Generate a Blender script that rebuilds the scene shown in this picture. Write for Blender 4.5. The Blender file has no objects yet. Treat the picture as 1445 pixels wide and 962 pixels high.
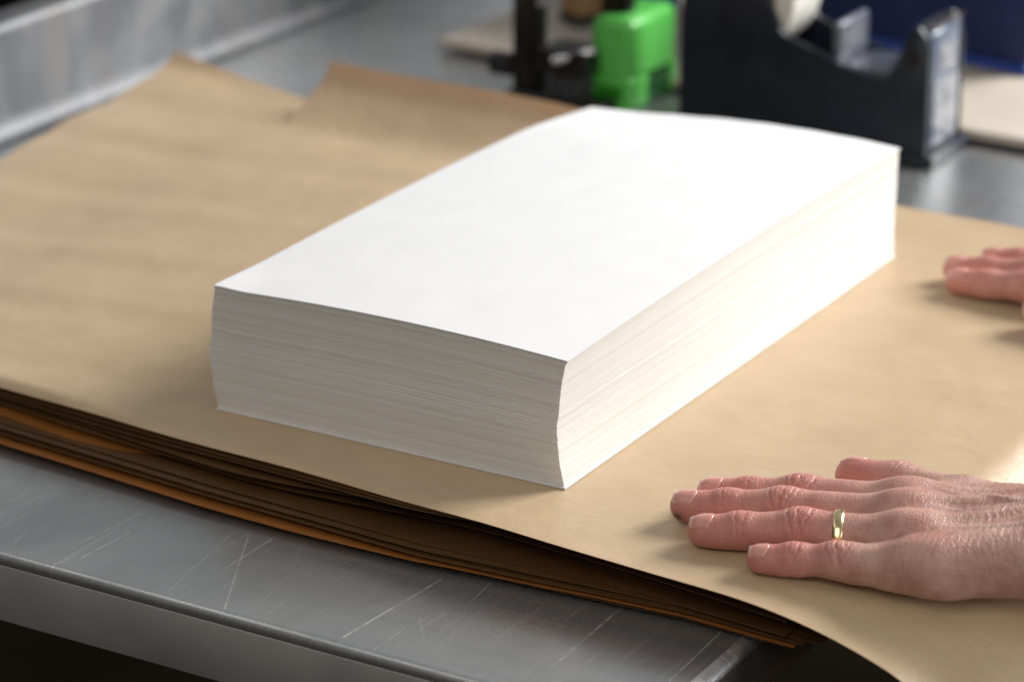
import bpy, bmesh, math, random
import numpy as np
from mathutils import Vector, Matrix

random.seed(7)
rng = np.random.default_rng(11)
S = bpy.context.scene
COL = S.collection

# ------------------------------------------------------------------ camera
cam_d = bpy.data.cameras.new("camera")
cam = bpy.data.objects.new("camera", cam_d)
COL.objects.link(cam)
F = Vector((-0.4673, 0.8111, -0.3517)).normalized()
R = Vector((0.8659, 0.5002, 0.0030))
R = (R - F * R.dot(F)).normalized()
U = R.cross(F)
m = Matrix((R, U, -F)).transposed().to_4x4()
m.translation = Vector((0.5584, -1.0137, 0.5005))
cam.matrix_world = m
cam_d.sensor_width = 36.0
cam_d.lens = 106.56
cam_d.clip_start = 0.05
cam_d.clip_end = 60.0
cam_d.dof.use_dof = True
cam_d.dof.focus_distance = 1.225
cam_d.dof.aperture_fstop = 7.6
S.camera = cam

# ------------------------------------------------------------------ world + light
W = bpy.data.worlds.new("World")
S.world = W
W.use_nodes = True
bg = W.node_tree.nodes["Background"]
bg.inputs[0].default_value = (0.92, 0.93, 0.95, 1)
bg.inputs[1].default_value = 1.0
# the room round the bench: dim at bench height and below, paler towards the ceiling
_n, _l = W.node_tree.nodes, W.node_tree.links
_tc = _n.new("ShaderNodeTexCoord"); _dp = _n.new("ShaderNodeVectorMath"); _mr = _n.new("ShaderNodeMapRange")
_dp.operation = 'DOT_PRODUCT'; _dp.inputs[1].default_value = (0.15, 0.98, 0.10)
_sx = _n.new("ShaderNodeSeparateXYZ"); _m2 = _n.new("ShaderNodeMapRange"); _mu = _n.new("ShaderNodeMath"); _mu.operation = 'MULTIPLY'
_l.new(_tc.outputs["Generated"], _dp.inputs[0]); _l.new(_dp.outputs["Value"], _mr.inputs[0])
_l.new(_tc.outputs["Generated"], _sx.inputs[0]); _l.new(_sx.outputs[2], _m2.inputs[0])
for _i, _v in enumerate((-0.80, 0.60, 0.10, 0.38)): _mr.inputs[_i + 1].default_value = _v
for _i, _v in enumerate((0.20, 0.42, 0.16, 1.0)): _m2.inputs[_i + 1].default_value = _v
_l.new(_mr.outputs[0], _mu.inputs[0]); _l.new(_m2.outputs[0], _mu.inputs[1])
_l.new(_mu.outputs[0], bg.inputs[1])

def area_light(name, az, el, dist, sx, sy, power, color, target=(0.0, 0.15, 0.0)):
    d = bpy.data.lights.new(name, 'AREA')
    d.shape = 'RECTANGLE'
    d.size, d.size_y = sx, sy
    d.energy = power
    d.color = color
    o = bpy.data.objects.new(name, d)
    COL.objects.link(o)
    az, el = math.radians(az), math.radians(el)
    v = Vector((math.sin(az) * math.cos(el), math.cos(az) * math.cos(el), math.sin(el)))
    o.location = Vector(target) + v * dist
    o.rotation_euler = (-v).to_track_quat('-Z', 'Y').to_euler()
    return o

area_light("window_light", 31, 30, 2.6, 1.25, 1.1, 122, (1.0, 0.99, 0.97))
area_light("side_fill_light", 96, 12, 1.7, 0.6, 0.5, 6.5, (0.97, 0.985, 1.0))  # added side fill for the bench edge and the stack's right face
area_light("room_fill_light", 165, 36, 1.7, 0.8, 0.8, 6.5, (1.0, 0.92, 0.80))  # added unseen fill that lifts the stack's shaded front
area_light("ceiling_tube", 233, 55, 2.2, 1.6, 0.25, 2.2, (1.0, 0.98, 0.95))

S.view_settings.view_transform = 'Standard'
S.view_settings.look = 'None'
S.view_settings.exposure = 0.0
S.view_settings.gamma = 1.0
try:
    S.cycles.use_denoising = True
    S.cycles.denoiser = 'OPENIMAGEDENOISE'
    S.cycles.max_bounces = 8
    S.cycles.sample_clamp_indirect = 6.0
except Exception:
    pass

# ------------------------------------------------------------------ helpers
def smooth(x):
    x = np.clip(x, 0.0, 1.0)
    return x * x * (3 - 2 * x)

def tag(o, label=None, cat=None, group=None, kind=None):
    if label: o['label'] = label
    if cat: o['category'] = cat
    if group: o['group'] = group
    if kind: o['kind'] = kind
    return o

def empty(name, loc, label, cat, rz=0.0, group=None):
    o = bpy.data.objects.new(name, None)
    o.empty_display_size = 0.02
    o.location = loc
    o.rotation_euler = (0, 0, rz)
    COL.objects.link(o)
    return tag(o, label, cat, group)

def link(name, me, mat, parent=None, shade=False):
    o = bpy.data.objects.new(name, me)
    COL.objects.link(o)
    if mat is not None:
        me.materials.append(mat)
    if parent is not None:
        o.parent = parent
    if shade:
        me.polygons.foreach_set("use_smooth", [True] * len(me.polygons))
    return o

def mesh_np(name, V, Fq):
    me = bpy.data.meshes.new(name)
    me.from_pydata([tuple(v) for v in np.asarray(V, float)], [], [tuple(int(i) for i in f) for f in Fq])
    me.update()
    return me

def bm_obj(name, bm, mat, parent=None, shade=False):
    me = bpy.data.meshes.new(name)
    bmesh.ops.recalc_face_normals(bm, faces=bm.faces)
    bm.to_mesh(me)
    bm.free()
    return link(name, me, mat, parent, shade)

def add_box(bm, x0, x1, y0, y1, z0, z1, bev=0.0, seg=3):
    r = bmesh.ops.create_cube(bm, size=1.0)
    vs = r['verts']
    for v in vs:
        v.co = Vector((x0 + (v.co.x + .5) * (x1 - x0), y0 + (v.co.y + .5) * (y1 - y0), z0 + (v.co.z + .5) * (z1 - z0)))
    if bev > 0:
        es = list({e for v in vs for e in v.link_edges})
        bmesh.ops.bevel(bm, geom=es, offset=bev, segments=seg, affect='EDGES', profile=0.5)

def add_prism_y(bm, pts, y0, y1, bev=0.0):
    a = [bm.verts.new((x, y0, z)) for x, z in pts]
    b = [bm.verts.new((x, y1, z)) for x, z in pts]
    n = len(pts)
    f = [bm.faces.new(a), bm.faces.new(b[::-1])]
    for i in range(n):
        bm.faces.new((a[i], a[(i + 1) % n], b[(i + 1) % n], b[i]))
    if bev > 0:
        es = list(f[0].edges) + list(f[1].edges)
        bmesh.ops.bevel(bm, geom=es, offset=bev, segments=2, affect='EDGES', profile=0.5)

def add_cyl(bm, p0, p1, r0, r1=None, n=32, caps=True, bev=0.0):
    r1 = r0 if r1 is None else r1
    p0, p1 = Vector(p0), Vector(p1)
    d = p1 - p0
    q = d.to_track_quat('Z', 'Y').to_matrix().to_4x4()
    q.translation = (p0 + p1) / 2
    rr = bmesh.ops.create_cone(bm, cap_ends=caps, cap_tris=False, segments=n, radius1=r0, radius2=r1, depth=d.length, matrix=q)
    if bev > 0:
        fs = [f for f in {f for v in rr['verts'] for f in v.link_faces} if len(f.verts) > 4]
        es = list({e for f in fs for e in f.edges})
        bmesh.ops.bevel(bm, geom=es, offset=bev, segments=3, affect='EDGES', profile=0.5)

def shade_auto(o, ang=35):
    me = o.data
    me.polygons.foreach_set("use_smooth", [True] * len(me.polygons))
    try:
        me.set_sharp_from_angle(angle=math.radians(ang))
    except Exception:
        pass
    return o

# ------------------------------------------------------------------ node helpers
class NT:
    def __init__(self, name):
        self.m = bpy.data.materials.new(name)
        self.m.use_nodes = True
        self.t = self.m.node_tree
        self.n = self.t.nodes
        self.b = self.n["Principled BSDF"]
        self.out = self.n["Material Output"]
    def new(self, typ, **kw):
        n = self.n.new(typ)
        for k, v in kw.items():
            setattr(n, k, v)
        return n
    def l(self, a, b):
        self.t.links.new(a, b)
    def val(self, sock, v):
        if isinstance(v, (int, float, tuple, list)):
            sock.default_value = v
        else:
            self.l(v, sock)
    def math(self, op, a, b=None, c=None, clamp=False):
        n = self.new("ShaderNodeMath", operation=op)
        n.use_clamp = clamp
        self.val(n.inputs[0], a)
        if b is not None: self.val(n.inputs[1], b)
        if c is not None: self.val(n.inputs[2], c)
        return n.outputs[0]
    def coord(self, kind="Object", scale=(1, 1, 1), rot=(0, 0, 0), loc=(0, 0, 0)):
        tc = self.new("ShaderNodeTexCoord")
        mp = self.new("ShaderNodeMapping")
        mp.inputs["Scale"].default_value = scale
        mp.inputs["Rotation"].default_value = rot
        mp.inputs["Location"].default_value = loc
        self.l(tc.outputs[kind], mp.inputs[0])
        return mp.outputs[0]
    def noise(self, vec, scale, detail=3, rough=0.5, dist=0.0):
        n = self.new("ShaderNodeTexNoise")
        n.inputs["Scale"].default_value = scale
        n.inputs["Detail"].default_value = detail
        n.inputs["Roughness"].default_value = rough
        n.inputs["Distortion"].default_value = dist
        self.l(vec, n.inputs["Vector"])
        return n.outputs[0]
    def ramp(self, fac, stops):
        r = self.new("ShaderNodeValToRGB")
        e = r.color_ramp.elements
        while len(e) < len(stops): e.new(0.5)
        for i, (p, c) in enumerate(stops):
            e[i].position = p
            e[i].color = (*c, 1) if len(c) == 3 else c
        self.l(fac, r.inputs[0])
        return r.outputs[0]
    def mapr(self, v, a, b, c, d):
        n = self.new("ShaderNodeMapRange")
        self.val(n.inputs[0], v)
        for i, x in enumerate((a, b, c, d)): n.inputs[i + 1].default_value = x
        return n.outputs[0]
    def mix(self, fac, a, b, mode='MIX'):
        n = self.new("ShaderNodeMix", data_type='RGBA', blend_type=mode)
        self.val(n.inputs[0], fac)
        for s, v in ((n.inputs[6], a), (n.inputs[7], b)):
            if isinstance(v, tuple): s.default_value = (*v, 1) if len(v) == 3 else v
            else: self.l(v, s)
        return n.outputs[2]
    def bump(self, h, strength=0.3, dist=0.001, normal=None):
        n = self.new("ShaderNodeBump")
        n.inputs["Strength"].default_value = strength
        n.inputs["Distance"].default_value = dist
        self.l(h, n.inputs["Height"])
        if normal is not None: self.l(normal, n.inputs["Normal"])
        return n.outputs[0]
    def attr(self, name):
        return self.new("ShaderNodeAttribute", attribute_name=name).outputs["Fac"]
    def set(self, **kw):
        for k, v in kw.items():
            s = self.b.inputs[k.replace("_", " ")]
            if isinstance(v, tuple) and len(v) == 3: v = (*v, 1)
            if isinstance(v, (int, float, tuple)): s.default_value = v
            else: self.l(v, s)
        return self

def simple(name, color, rough, metal=0.0, var=0.15, nscale=60.0, bump=0.0, bscale=400.0, **kw):
    t = NT(name)
    v = t.coord()
    n = t.noise(v, nscale, 4, 0.6)
    c = t.mix(t.mapr(n, 0.3, 0.7, 0, 1), tuple(x * (1 - var) for x in color), tuple(min(1, x * (1 + var)) for x in color))
    t.set(Base_Color=c, Metallic=metal, Roughness=t.mapr(n, 0.2, 0.8, max(0.02, rough - 0.06), rough + 0.08))
    if bump:
        t.set(Normal=t.bump(t.noise(v, bscale, 3, 0.6), bump, 0.0004))
    for k, x in kw.items(): t.b.inputs[k.replace("_", " ")].default_value = x
    return t.m

# ------------------------------------------------------------------ materials
def mat_steel(scratches=()):
    t = NT("worn_steel")
    v = t.coord()
    big = t.noise(v, 9, 4, 0.6, 0.6)
    vs = t.coord(scale=(14, 500, 300), rot=(0, 0, math.radians(-38)))
    fine = t.noise(vs, 1.0, 3, 0.65)
    vs2 = t.coord(scale=(600, 10, 300), rot=(0, 0, math.radians(-18)))
    fine2 = t.noise(vs2, 1.0, 2, 0.6)
    sp = t.noise(v, 900, 2, 0.5)
    f = t.math('ADD', t.math('MULTIPLY', fine, 0.5), t.math('MULTIPLY', fine2, 0.5))
    base = t.mix(t.mapr(big, 0.35, 0.7, 0, 1), (0.38, 0.39, 0.395), (0.56, 0.57, 0.57))
    base = t.mix(t.mapr(f, 0.45, 0.65, 0, 0.16), base, (0.66, 0.67, 0.67))
    warm = t.mapr(t.noise(v, 13, 3, 0.55), 0.52, 0.68, 0, 0.18)
    base = t.mix(warm, base, (0.50, 0.46, 0.40))
    specks = t.mapr(sp, 0.70, 0.76, 0, 0.5)
    base = t.mix(specks, base, (0.75, 0.76, 0.77))
    rough = t.math('ADD', t.mapr(big, 0.3, 0.7, 0.36, 0.22), t.mapr(f, 0.4, 0.6, -0.02, 0.05))
    hair = t.noise(t.coord(scale=(900, 16, 10), rot=(0, 0, 0.10)), 1.0, 2, 0.5, 0.3)
    hair2 = t.noise(t.coord(scale=(800, 22, 10), rot=(0, 0, -0.5), loc=(3, 1, 0)), 1.0, 2, 0.5, 0.3)
    base = t.mix(t.mapr(t.math('MAXIMUM', hair, hair2), 0.68, 0.78, 0, 0.42), base, (0.86, 0.86, 0.85))
    tc = t.new("ShaderNodeTexCoord").outputs["Object"]
    # fine cut scratches, each a segment on the sheet
    tot = None
    wob = t.noise(t.coord(), 260, 2, 0.5)
    for (ax, ay, bx, by, w, s) in scratches:
        sub = t.new("ShaderNodeVectorMath", operation='SUBTRACT')
        t.l(tc, sub.inputs[0]); sub.inputs[1].default_value = (ax, ay, -0.024)
        ba = Vector((bx - ax, by - ay, 0))
        dot = t.new("ShaderNodeVectorMath", operation='DOT_PRODUCT')
        t.l(sub.outputs[0], dot.inputs[0]); dot.inputs[1].default_value = ba / ba.length_squared
        h = t.math('MULTIPLY', dot.outputs["Value"], 1.0, clamp=True)
        sc = t.new("ShaderNodeVectorMath", operation='SCALE')
        sc.inputs[0].default_value = ba; t.l(h, sc.inputs[3])
        dd = t.new("ShaderNodeVectorMath", operation='DISTANCE')
        t.l(sub.outputs[0], dd.inputs[0]); t.l(sc.outputs[0], dd.inputs[1])
        mk = t.mapr(dd.outputs["Value"], w * 0.35, w, s, 0.0)
        # scratches fade and break along their length
        br = t.math('MULTIPLY', mk, t.mapr(wob, 0.36, 0.56, 0.25, 1.0))
        tot = br if tot is None else t.math('MAXIMUM', tot, br)
    if tot is not None:
        base = t.mix(tot, base, (0.88, 0.88, 0.87))
        rough = t.math('ADD', rough, t.math('MULTIPLY', tot, 0.25))
        met = t.math('SUBTRACT', 0.80, t.math('MULTIPLY', tot, 0.5))
        t.set(Metallic=met)
    else:
        t.set(Metallic=0.85)
    t.set(Base_Color=base, Roughness=rough, Normal=t.bump(f, 0.04, 0.0004))
    return t.m

def mat_upstand():
    t = NT("smeared_steel")
    v = t.coord(scale=(1, 1, 0.7))
    n = t.noise(v, 13, 4, 0.6, 1.2)
    n2 = t.noise(t.coord(scale=(1, 1, .3)), 26, 3, 0.5, 0.5)
    base = t.mix(t.mapr(n, 0.4, 0.66, 0, 1), (0.14, 0.145, 0.158), (0.25, 0.25, 0.25))
    base = t.mix(t.mapr(n2, 0.55, 0.7, 0, .5), base, (0.17, 0.16, 0.15))
    t.set(Base_Color=base, Metallic=1.0, Roughness=t.mapr(n, 0.35, 0.65, 0.55, 0.66))
    return t.m

def mat_kraft(name="kraft_paper", tint=(1, 1, 1), trans=0.30):
    t = NT(name)
    v = t.coord()
    mott = t.noise(v, 30, 6, 0.7)
    vf = t.coord(scale=(35, 420, 420))
    fib = t.noise(vf, 1.0, 4, 0.7)
    grain = t.noise(v, 1400, 3, 0.6)
    c = t.mix(t.mapr(mott, 0.3, 0.7, 0, 1), (0.69, 0.545, 0.33), (0.79, 0.65, 0.41))
    c = t.mix(t.mapr(fib, 0.35, 0.7, 0, 0.4), c, (0.60, 0.46, 0.30))
    c = t.mix(t.mapr(grain, 0.4, 0.7, 0, 0.25), c, (0.80, 0.66, 0.48))
    speck = t.noise(t.coord(scale=(420, 1100, 800)), 1.0, 2, 0.55)
    c = t.mix(t.mapr(speck, 0.64, 0.74, 0, 0.45), c, (0.40, 0.27, 0.15))
    c = t.mix(t.mapr(speck, 0.36, 0.28, 0, 0.4), c, (0.86, 0.75, 0.58))
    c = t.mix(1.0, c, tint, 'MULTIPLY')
    wv = t.new("ShaderNodeTexWave", wave_type='BANDS', bands_direction='Y')
    wv.inputs["Scale"].default_value = 260
    wv.inputs["Distortion"].default_value = 1.0
    wv.inputs["Detail"].default_value = 2
    wv.inputs["Detail Scale"].default_value = 0.6
    t.l(t.coord(), wv.inputs["Vector"])
    h = t.math('ADD', t.math('MULTIPLY', wv.outputs["Fac"], 0.5), t.math('ADD', t.math('MULTIPLY', fib, 0.6), t.math('MULTIPLY', grain, 0.5)))
    soft = t.noise(v, 38, 3, 0.5)
    n1 = t.bump(soft, 0.30, 0.004)
    nrm = t.bump(h, 0.34, 0.0005, n1)
    t.set(Base_Color=c, Roughness=t.mapr(mott, 0.3, 0.7, 0.32, 0.42), Normal=nrm, Specular_IOR_Level=0.8, Sheen_Weight=0.18 if trans > 0.25 else 0.0, Sheen_Roughness=0.35)
    tr = t.new("ShaderNodeBsdfTranslucent")
    tr.inputs[0].default_value = (0.90, 0.43, 0.12, 1)
    mx = t.new("ShaderNodeMixShader")
    mx.inputs[0].default_value = trans
    t.l(t.b.outputs[0], mx.inputs[1]); t.l(tr.outputs[0], mx.inputs[2])
    t.l(mx.outputs[0], t.out.inputs[0])
    return t.m

def mat_paper(name, color, edge=False):
    t = NT(name)
    v = t.coord()
    n = t.noise(v, 30, 4, 0.6)
    c = t.mix(t.mapr(n, 0.3, 0.7, 0, 1), tuple(x * 0.965 for x in color), color)
    if edge:
        # the cut edges: bands of slightly creamier sheets through the height
        c = t.mix(t.attr('tone'), c, (0.77, 0.71, 0.60))
    if edge:  # light soaks through the block of sheets
        t.set(Subsurface_Weight=0.16, Subsurface_Scale=1.0)
        t.b.inputs['Subsurface Radius'].default_value = (0.022, 0.018, 0.012)
    g = t.noise(v, 1500, 3, 0.6)
    t.set(Base_Color=c, Roughness=0.85, Normal=t.bump(t.math('ADD', g, t.math('MULTIPLY', n, 2.0)), 0.08, 0.0006), Specular_IOR_Level=0.25)
    return t.m

def mat_skin():
    t = NT("skin")
    v = t.coord()
    red = t.attr("red"); wr = t.attr("wrinkle"); st = t.attr("stain"); ve = t.attr("vein")
    mott = t.noise(v, 90, 4, 0.6)
    blot = t.noise(v, 260, 3, 0.6)
    c = t.mix(t.mapr(mott, 0.3, 0.7, 0, 1), (0.42, 0.21, 0.165), (0.61, 0.395, 0.32))
    c = t.mix(red, c, (0.58, 0.19, 0.165))
    c = t.mix(t.mapr(blot, 0.52, 0.72, 0, 0.35), c, (0.50, 0.21, 0.175))
    c = t.mix(t.math('MULTIPLY', ve, 0.45), c, (0.36, 0.235, 0.23))
    c = t.mix(st, c, (0.05, 0.025, 0.02))
    # skin relief: fine lines across the hand, stronger over the back and the wrist
    n1 = t.noise(t.coord(scale=(620, 150, 260), rot=(0, 0, 0.12)), 1.0, 3, 0.6, 0.5)
    vo = t.new("ShaderNodeTexVoronoi", feature='DISTANCE_TO_EDGE')
    vo.inputs["Scale"].default_value = 1.0
    t.l(t.coord(scale=(900, 520, 700)), vo.inputs["Vector"])
    cell = t.mapr(vo.outputs["Distance"], 0.0, 0.22, 0.0, 1.0)
    h = t.math('ADD', t.math('MULTIPLY', n1, t.math('MULTIPLY', wr, 1.6)), t.math('MULTIPLY', cell, 0.22))
    pores = t.noise(v, 2600, 2, 0.5)
    h = t.math('ADD', h, t.math('MULTIPLY', pores, 0.18))
    t.set(Base_Color=c, Roughness=t.mapr(blot, 0.3, 0.7, 0.36, 0.47), Specular_IOR_Level=0.5,
          Normal=t.bump(h, 0.62, 0.0008), Subsurface_Weight=0.07, Subsurface_Scale=0.004)
    t.b.inputs["Subsurface Radius"].default_value = (1.0, 0.35, 0.2)
    return t.m

def mat_nail():
    t = NT("fingernail")
    fr = t.attr("free")
    n = t.noise(t.coord(scale=(60, 900, 60)), 1.0, 2, 0.5)
    c = t.mix(t.mapr(n, 0.3, 0.7, 0, 1), (0.62, 0.275, 0.235), (0.68, 0.335, 0.285))
    c = t.mix(fr, c, (0.86, 0.76, 0.66))
    t.set(Base_Color=c, Roughness=0.20, Normal=t.bump(n, 0.12, 0.0003), Subsurface_Weight=0.1, Subsurface_Scale=0.002)
    return t.m

# ------------------------------------------------------------------ setting: floor and wall in the dark behind and below the bench
fl = bmesh.new(); add_box(fl, -4, 5, -4, 5, -0.95, -0.90)
o = bm_obj("floor", fl, simple("floor_paint", (0.008, 0.006, 0.004), 0.9, var=0.3, nscale=8, Specular_IOR_Level=0.0)); tag(o, kind="structure")

# ------------------------------------------------------------------ the steel bench
BZ = -0.024
bench = empty("steel_workbench", (0, 0, -0.90), "scratched stainless steel workbench with a raised back edge, under the paper", "workbench")
def B(o):
    o.parent = bench; o.location = (0, 0, 0.90); return o
SCR = [  # ax, ay, bx, by, width, strength
    (-0.2267, -0.0845, -0.2267, -0.0712, 0.00055, 0.60),
    (-0.2189, -0.0822, -0.2200, -0.0704, 0.00055, 0.60),
    (-0.1742, -0.1029, -0.1708, -0.0648, 0.00060, 0.80),
    (-0.1645, -0.1145, -0.1628, -0.0838, 0.00060, 0.75),
    (-0.1636, -0.0778, -0.1632, -0.0670, 0.00050, 0.50),
    (-0.1685, -0.1236, -0.1699, -0.0832, 0.00050, 0.50),
    (-0.1979, -0.1168, -0.2008, -0.1038, 0.00050, 0.40),
    (-0.1881, -0.0922, -0.1892, -0.0726, 0.00050, 0.35),
    (-0.1148, -0.1220, -0.1248, -0.0656, 0.00060, 0.45),
    (-0.0858, -0.1241, -0.1180, -0.0608, 0.00070, 0.50),
    (-0.1077, -0.0925, -0.1073, -0.0596, 0.00055, 0.60),
    (-0.1953, -0.1107, -0.1931, -0.0968, 0.00050, 0.25),
    (-0.0311, -0.1216, -0.0255, -0.0572, 0.00080, 0.55),
    (-0.0035, -0.0759, -0.0067, -0.0493, 0.00060, 0.35),
    (0.0517, -0.0966, 0.0500, -0.0408, 0.00080, 0.60),
    (0.0361, -0.0624, 0.0377, -0.0419, 0.00060, 0.35),
    (0.0960, -0.0907, 0.0938, -0.0345, 0.00080, 0.50),
    (-0.1511, -0.0662, -0.1068, -0.0588, 0.00050, 0.25),
    (-0.1607, -0.1028, -0.1563, -0.0537, 0.00050, 0.20),
    (-0.1200, -0.0992, -0.1203, -0.0684, 0.00050, 0.25),
    (-0.0260, -0.0906, -0.0202, -0.0565, 0.00060, 0.18),
    (0.0209, -0.0926, 0.0227, -0.0621, 0.00060, 0.18),
    (-0.2125, -0.1081, -0.2123, -0.0796, 0.00050, 0.30),
    (-0.0600, -0.1105, -0.0624, -0.0654, 0.00050, 0.20),
    (0.0725, -0.0837, 0.0729, -0.0549, 0.00060, 0.20),
]
SCR = [(a_, b_, c_, d_, w_ * .7, s_ * 0.75) for a_, b_, c_, d_, w_, s_ in SCR]
for k in range(13):
    x, y = random.uniform(-.22, .09), random.uniform(-.122, -.06)
    a = random.gauss(math.radians(95), .45); L = random.uniform(.004, .03)
    SCR.append((x, y, x + L * math.cos(a), y + L * math.sin(a), random.uniform(.0003, .0005), random.uniform(.06, .22)))
steel = mat_steel(SCR)
steel2 = mat_steel()
apron_m = simple('brushed_apron', (0.50, 0.50, 0.485), 0.55, 0.6, var=0.12, nscale=14)
XR, YF, XU, YB = 0.108, -0.1285, -0.571, 1.15
bm = bmesh.new(); add_box(bm, XU + 0.0005, XR, YF, YB, BZ - 0.031, BZ, 0.0042, 6)
B(shade_auto(bm_obj("bench_top", bm, steel), 50))
bm = bmesh.new(); add_box(bm, XU + .002, XR - .004, YF - 0.0004, YF + 0.002, BZ - 0.0308, BZ - 0.0048, 0.0009, 2)
B(shade_auto(bm_obj('front_apron', bm, apron_m)))
_hl = NT('highlight_steel'); _nn = _hl.noise(_hl.coord(scale=(8, 1800, 8)), 1.0, 2, 0.6)
_hl.set(Base_Color=(0.92, 0.92, 0.93), Metallic=1.0, Roughness=0.45, Normal=_hl.bump(_nn, 0.6, 0.0010)); highlight_m = _hl.m  # added strip of brighter steel carrying the highlight along the right edge
bm = bmesh.new()
_pf = [(XR - .0048 + .0052 * math.sin(a_), BZ - .0048 + .0052 * math.cos(a_)) for a_ in np.linspace(0.06, math.pi / 2 - .06, 9)]
add_prism_y(bm, [(XR - .0050, BZ - .0050)] + _pf, YF + .005, YB - .01)
B(shade_auto(bm_obj('edge_highlight', bm, highlight_m), 40))
# upstand: a coved foot, a flat face and a folded top
prof = [(XU + 0.010, BZ + 0.0004), (XU + 0.006, BZ + 0.0016), (XU + 0.003, BZ + 0.0045), (XU + 0.0015, BZ + 0.009),
        (XU, BZ + 0.013), (XU, BZ + 0.064), (XU - 0.001, BZ + 0.0675), (XU - 0.004, BZ + 0.0695), (XU - 0.008, BZ + 0.070),
        (XU - 0.020, BZ + 0.070), (XU - 0.022, BZ + 0.068), (XU - 0.022, BZ - 0.031), (XU + 0.0003, BZ - 0.031), (XU + 0.0003, BZ + 0.0004)]
bm = bmesh.new(); add_prism_y(bm, prof, -0.128, YB)
B(shade_auto(bm_obj("upstand", bm, mat_upstand()), 50))
leg_m = simple("leg_steel", (0.25, 0.25, 0.26), 0.4, 1.0)
for (x, y) in ((-0.545, -0.085), (0.06, -0.06), (-0.545, 1.05), (0.06, 1.05)):
    bm = bmesh.new(); add_box(bm, x - .02, x + .02, y - .02, y + .02, -0.8995, BZ - 0.0315, 0.003)
    B(bm_obj("leg", bm, leg_m))

# ------------------------------------------------------------------ kraft sheets
kraft = mat_kraft()
kraft_bounce = mat_kraft("kraft_paper_bounce_tint", (0.54, 0.26, 0.09), 0.2)  # same paper, warm bounced light between the sheets put into the colour
kraft_shade = mat_kraft("kraft_paper_shade_tint", (0.17, 0.108, 0.06), 0.08)  # same paper again, shade inside the pile put into the colour
FL, FR, BL, BR = (-0.490, 0.000), (0.330, -0.0787), (-0.516, 0.436), (0.330, 0.402)
def yfront(x): return -0.0482 - 0.0935 * x
def stackmask(x, y):
    dx = np.maximum(np.maximum(-0.178 - x, x - 0.002), 0); dy = np.maximum(np.maximum(-0.002 - y, y - 0.345), 0)
    return smooth(np.hypot(dx, dy) / 0.05)
def comp(x, y):
    return 1 - 0.42 * smooth((-0.27 - x) / 0.2) * (1 - smooth((y - .16) / .22))
def droop(x, y):
    e = np.maximum(x - 0.0945, 0)
    f = 1 - smooth((y + 0.055) / 0.06)
    return -(1.3 * f + 0.6 * (1 - f)) * e ** 2 - (7.0 * f + 2.0 * (1 - f)) * e ** 3 - 3.2 * smooth((y - .05) / .06) * np.maximum(x - .140, 0) ** 1.5 - 1.0 * f * np.maximum(x - .175, 0) ** 1.5
def ripple(x, y):
    a = np.sin(2 * np.pi * (y / 0.062 + 0.9 * x + 0.25 * np.sin(9 * x))) * 0.55
    b = np.sin(2 * np.pi * (y / 0.035 - 1.7 * x) + 1.0) * 0.22
    c = np.sin(2 * np.pi * (x / 0.11 + 1.2 * y) + 2.0) * 0.40
    return 0.001 * (a + b + c)
def z_top(x, y, t=None):
    z = BZ + 0.024 * comp(x, y)
    mk = stackmask(x, y) * (1 - .75 * smooth((x + 0.03) / .06))
    z = z + ripple(x, y) * mk * 0.9
    # raised back corner and the raised flap beside the tear
    back = 0.436 - 0.040 * (x + 0.516)
    d = back - y
    cor = np.clip((-0.408 - x) / 0.108, 0, 1) ** 1.2
    z = np.where(x < -0.398, z + 0.0110 * cor * np.clip(1 - d / 0.075, 0, 1) ** 1.6, z)
    flap = 1 - 0.02 * smooth((x + 0.40) / .15) - .88 * smooth((x + 0.25) / .2)
    z = np.where(x >= -0.398, z + 0.0215 * flap * np.clip(1 - d / 0.060, 0, 1) ** 1.75, z)
    z = np.where(y > .3, z + 0.0045 * np.clip(1 - d / 0.009, 0, 1) ** 1.4 * np.clip((x < -.4085) * cor + (x >= -.4085) * flap, 0, 1), z)
    # front edge curls down on the left
    df = y - yfront(x)
    z = z - 0.0030 * (1 - np.clip(df / 0.007, 0, 1)) ** 2 * smooth((0.02 - x) / 0.30)
    z = z + droop(x, y)
    return z
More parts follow.
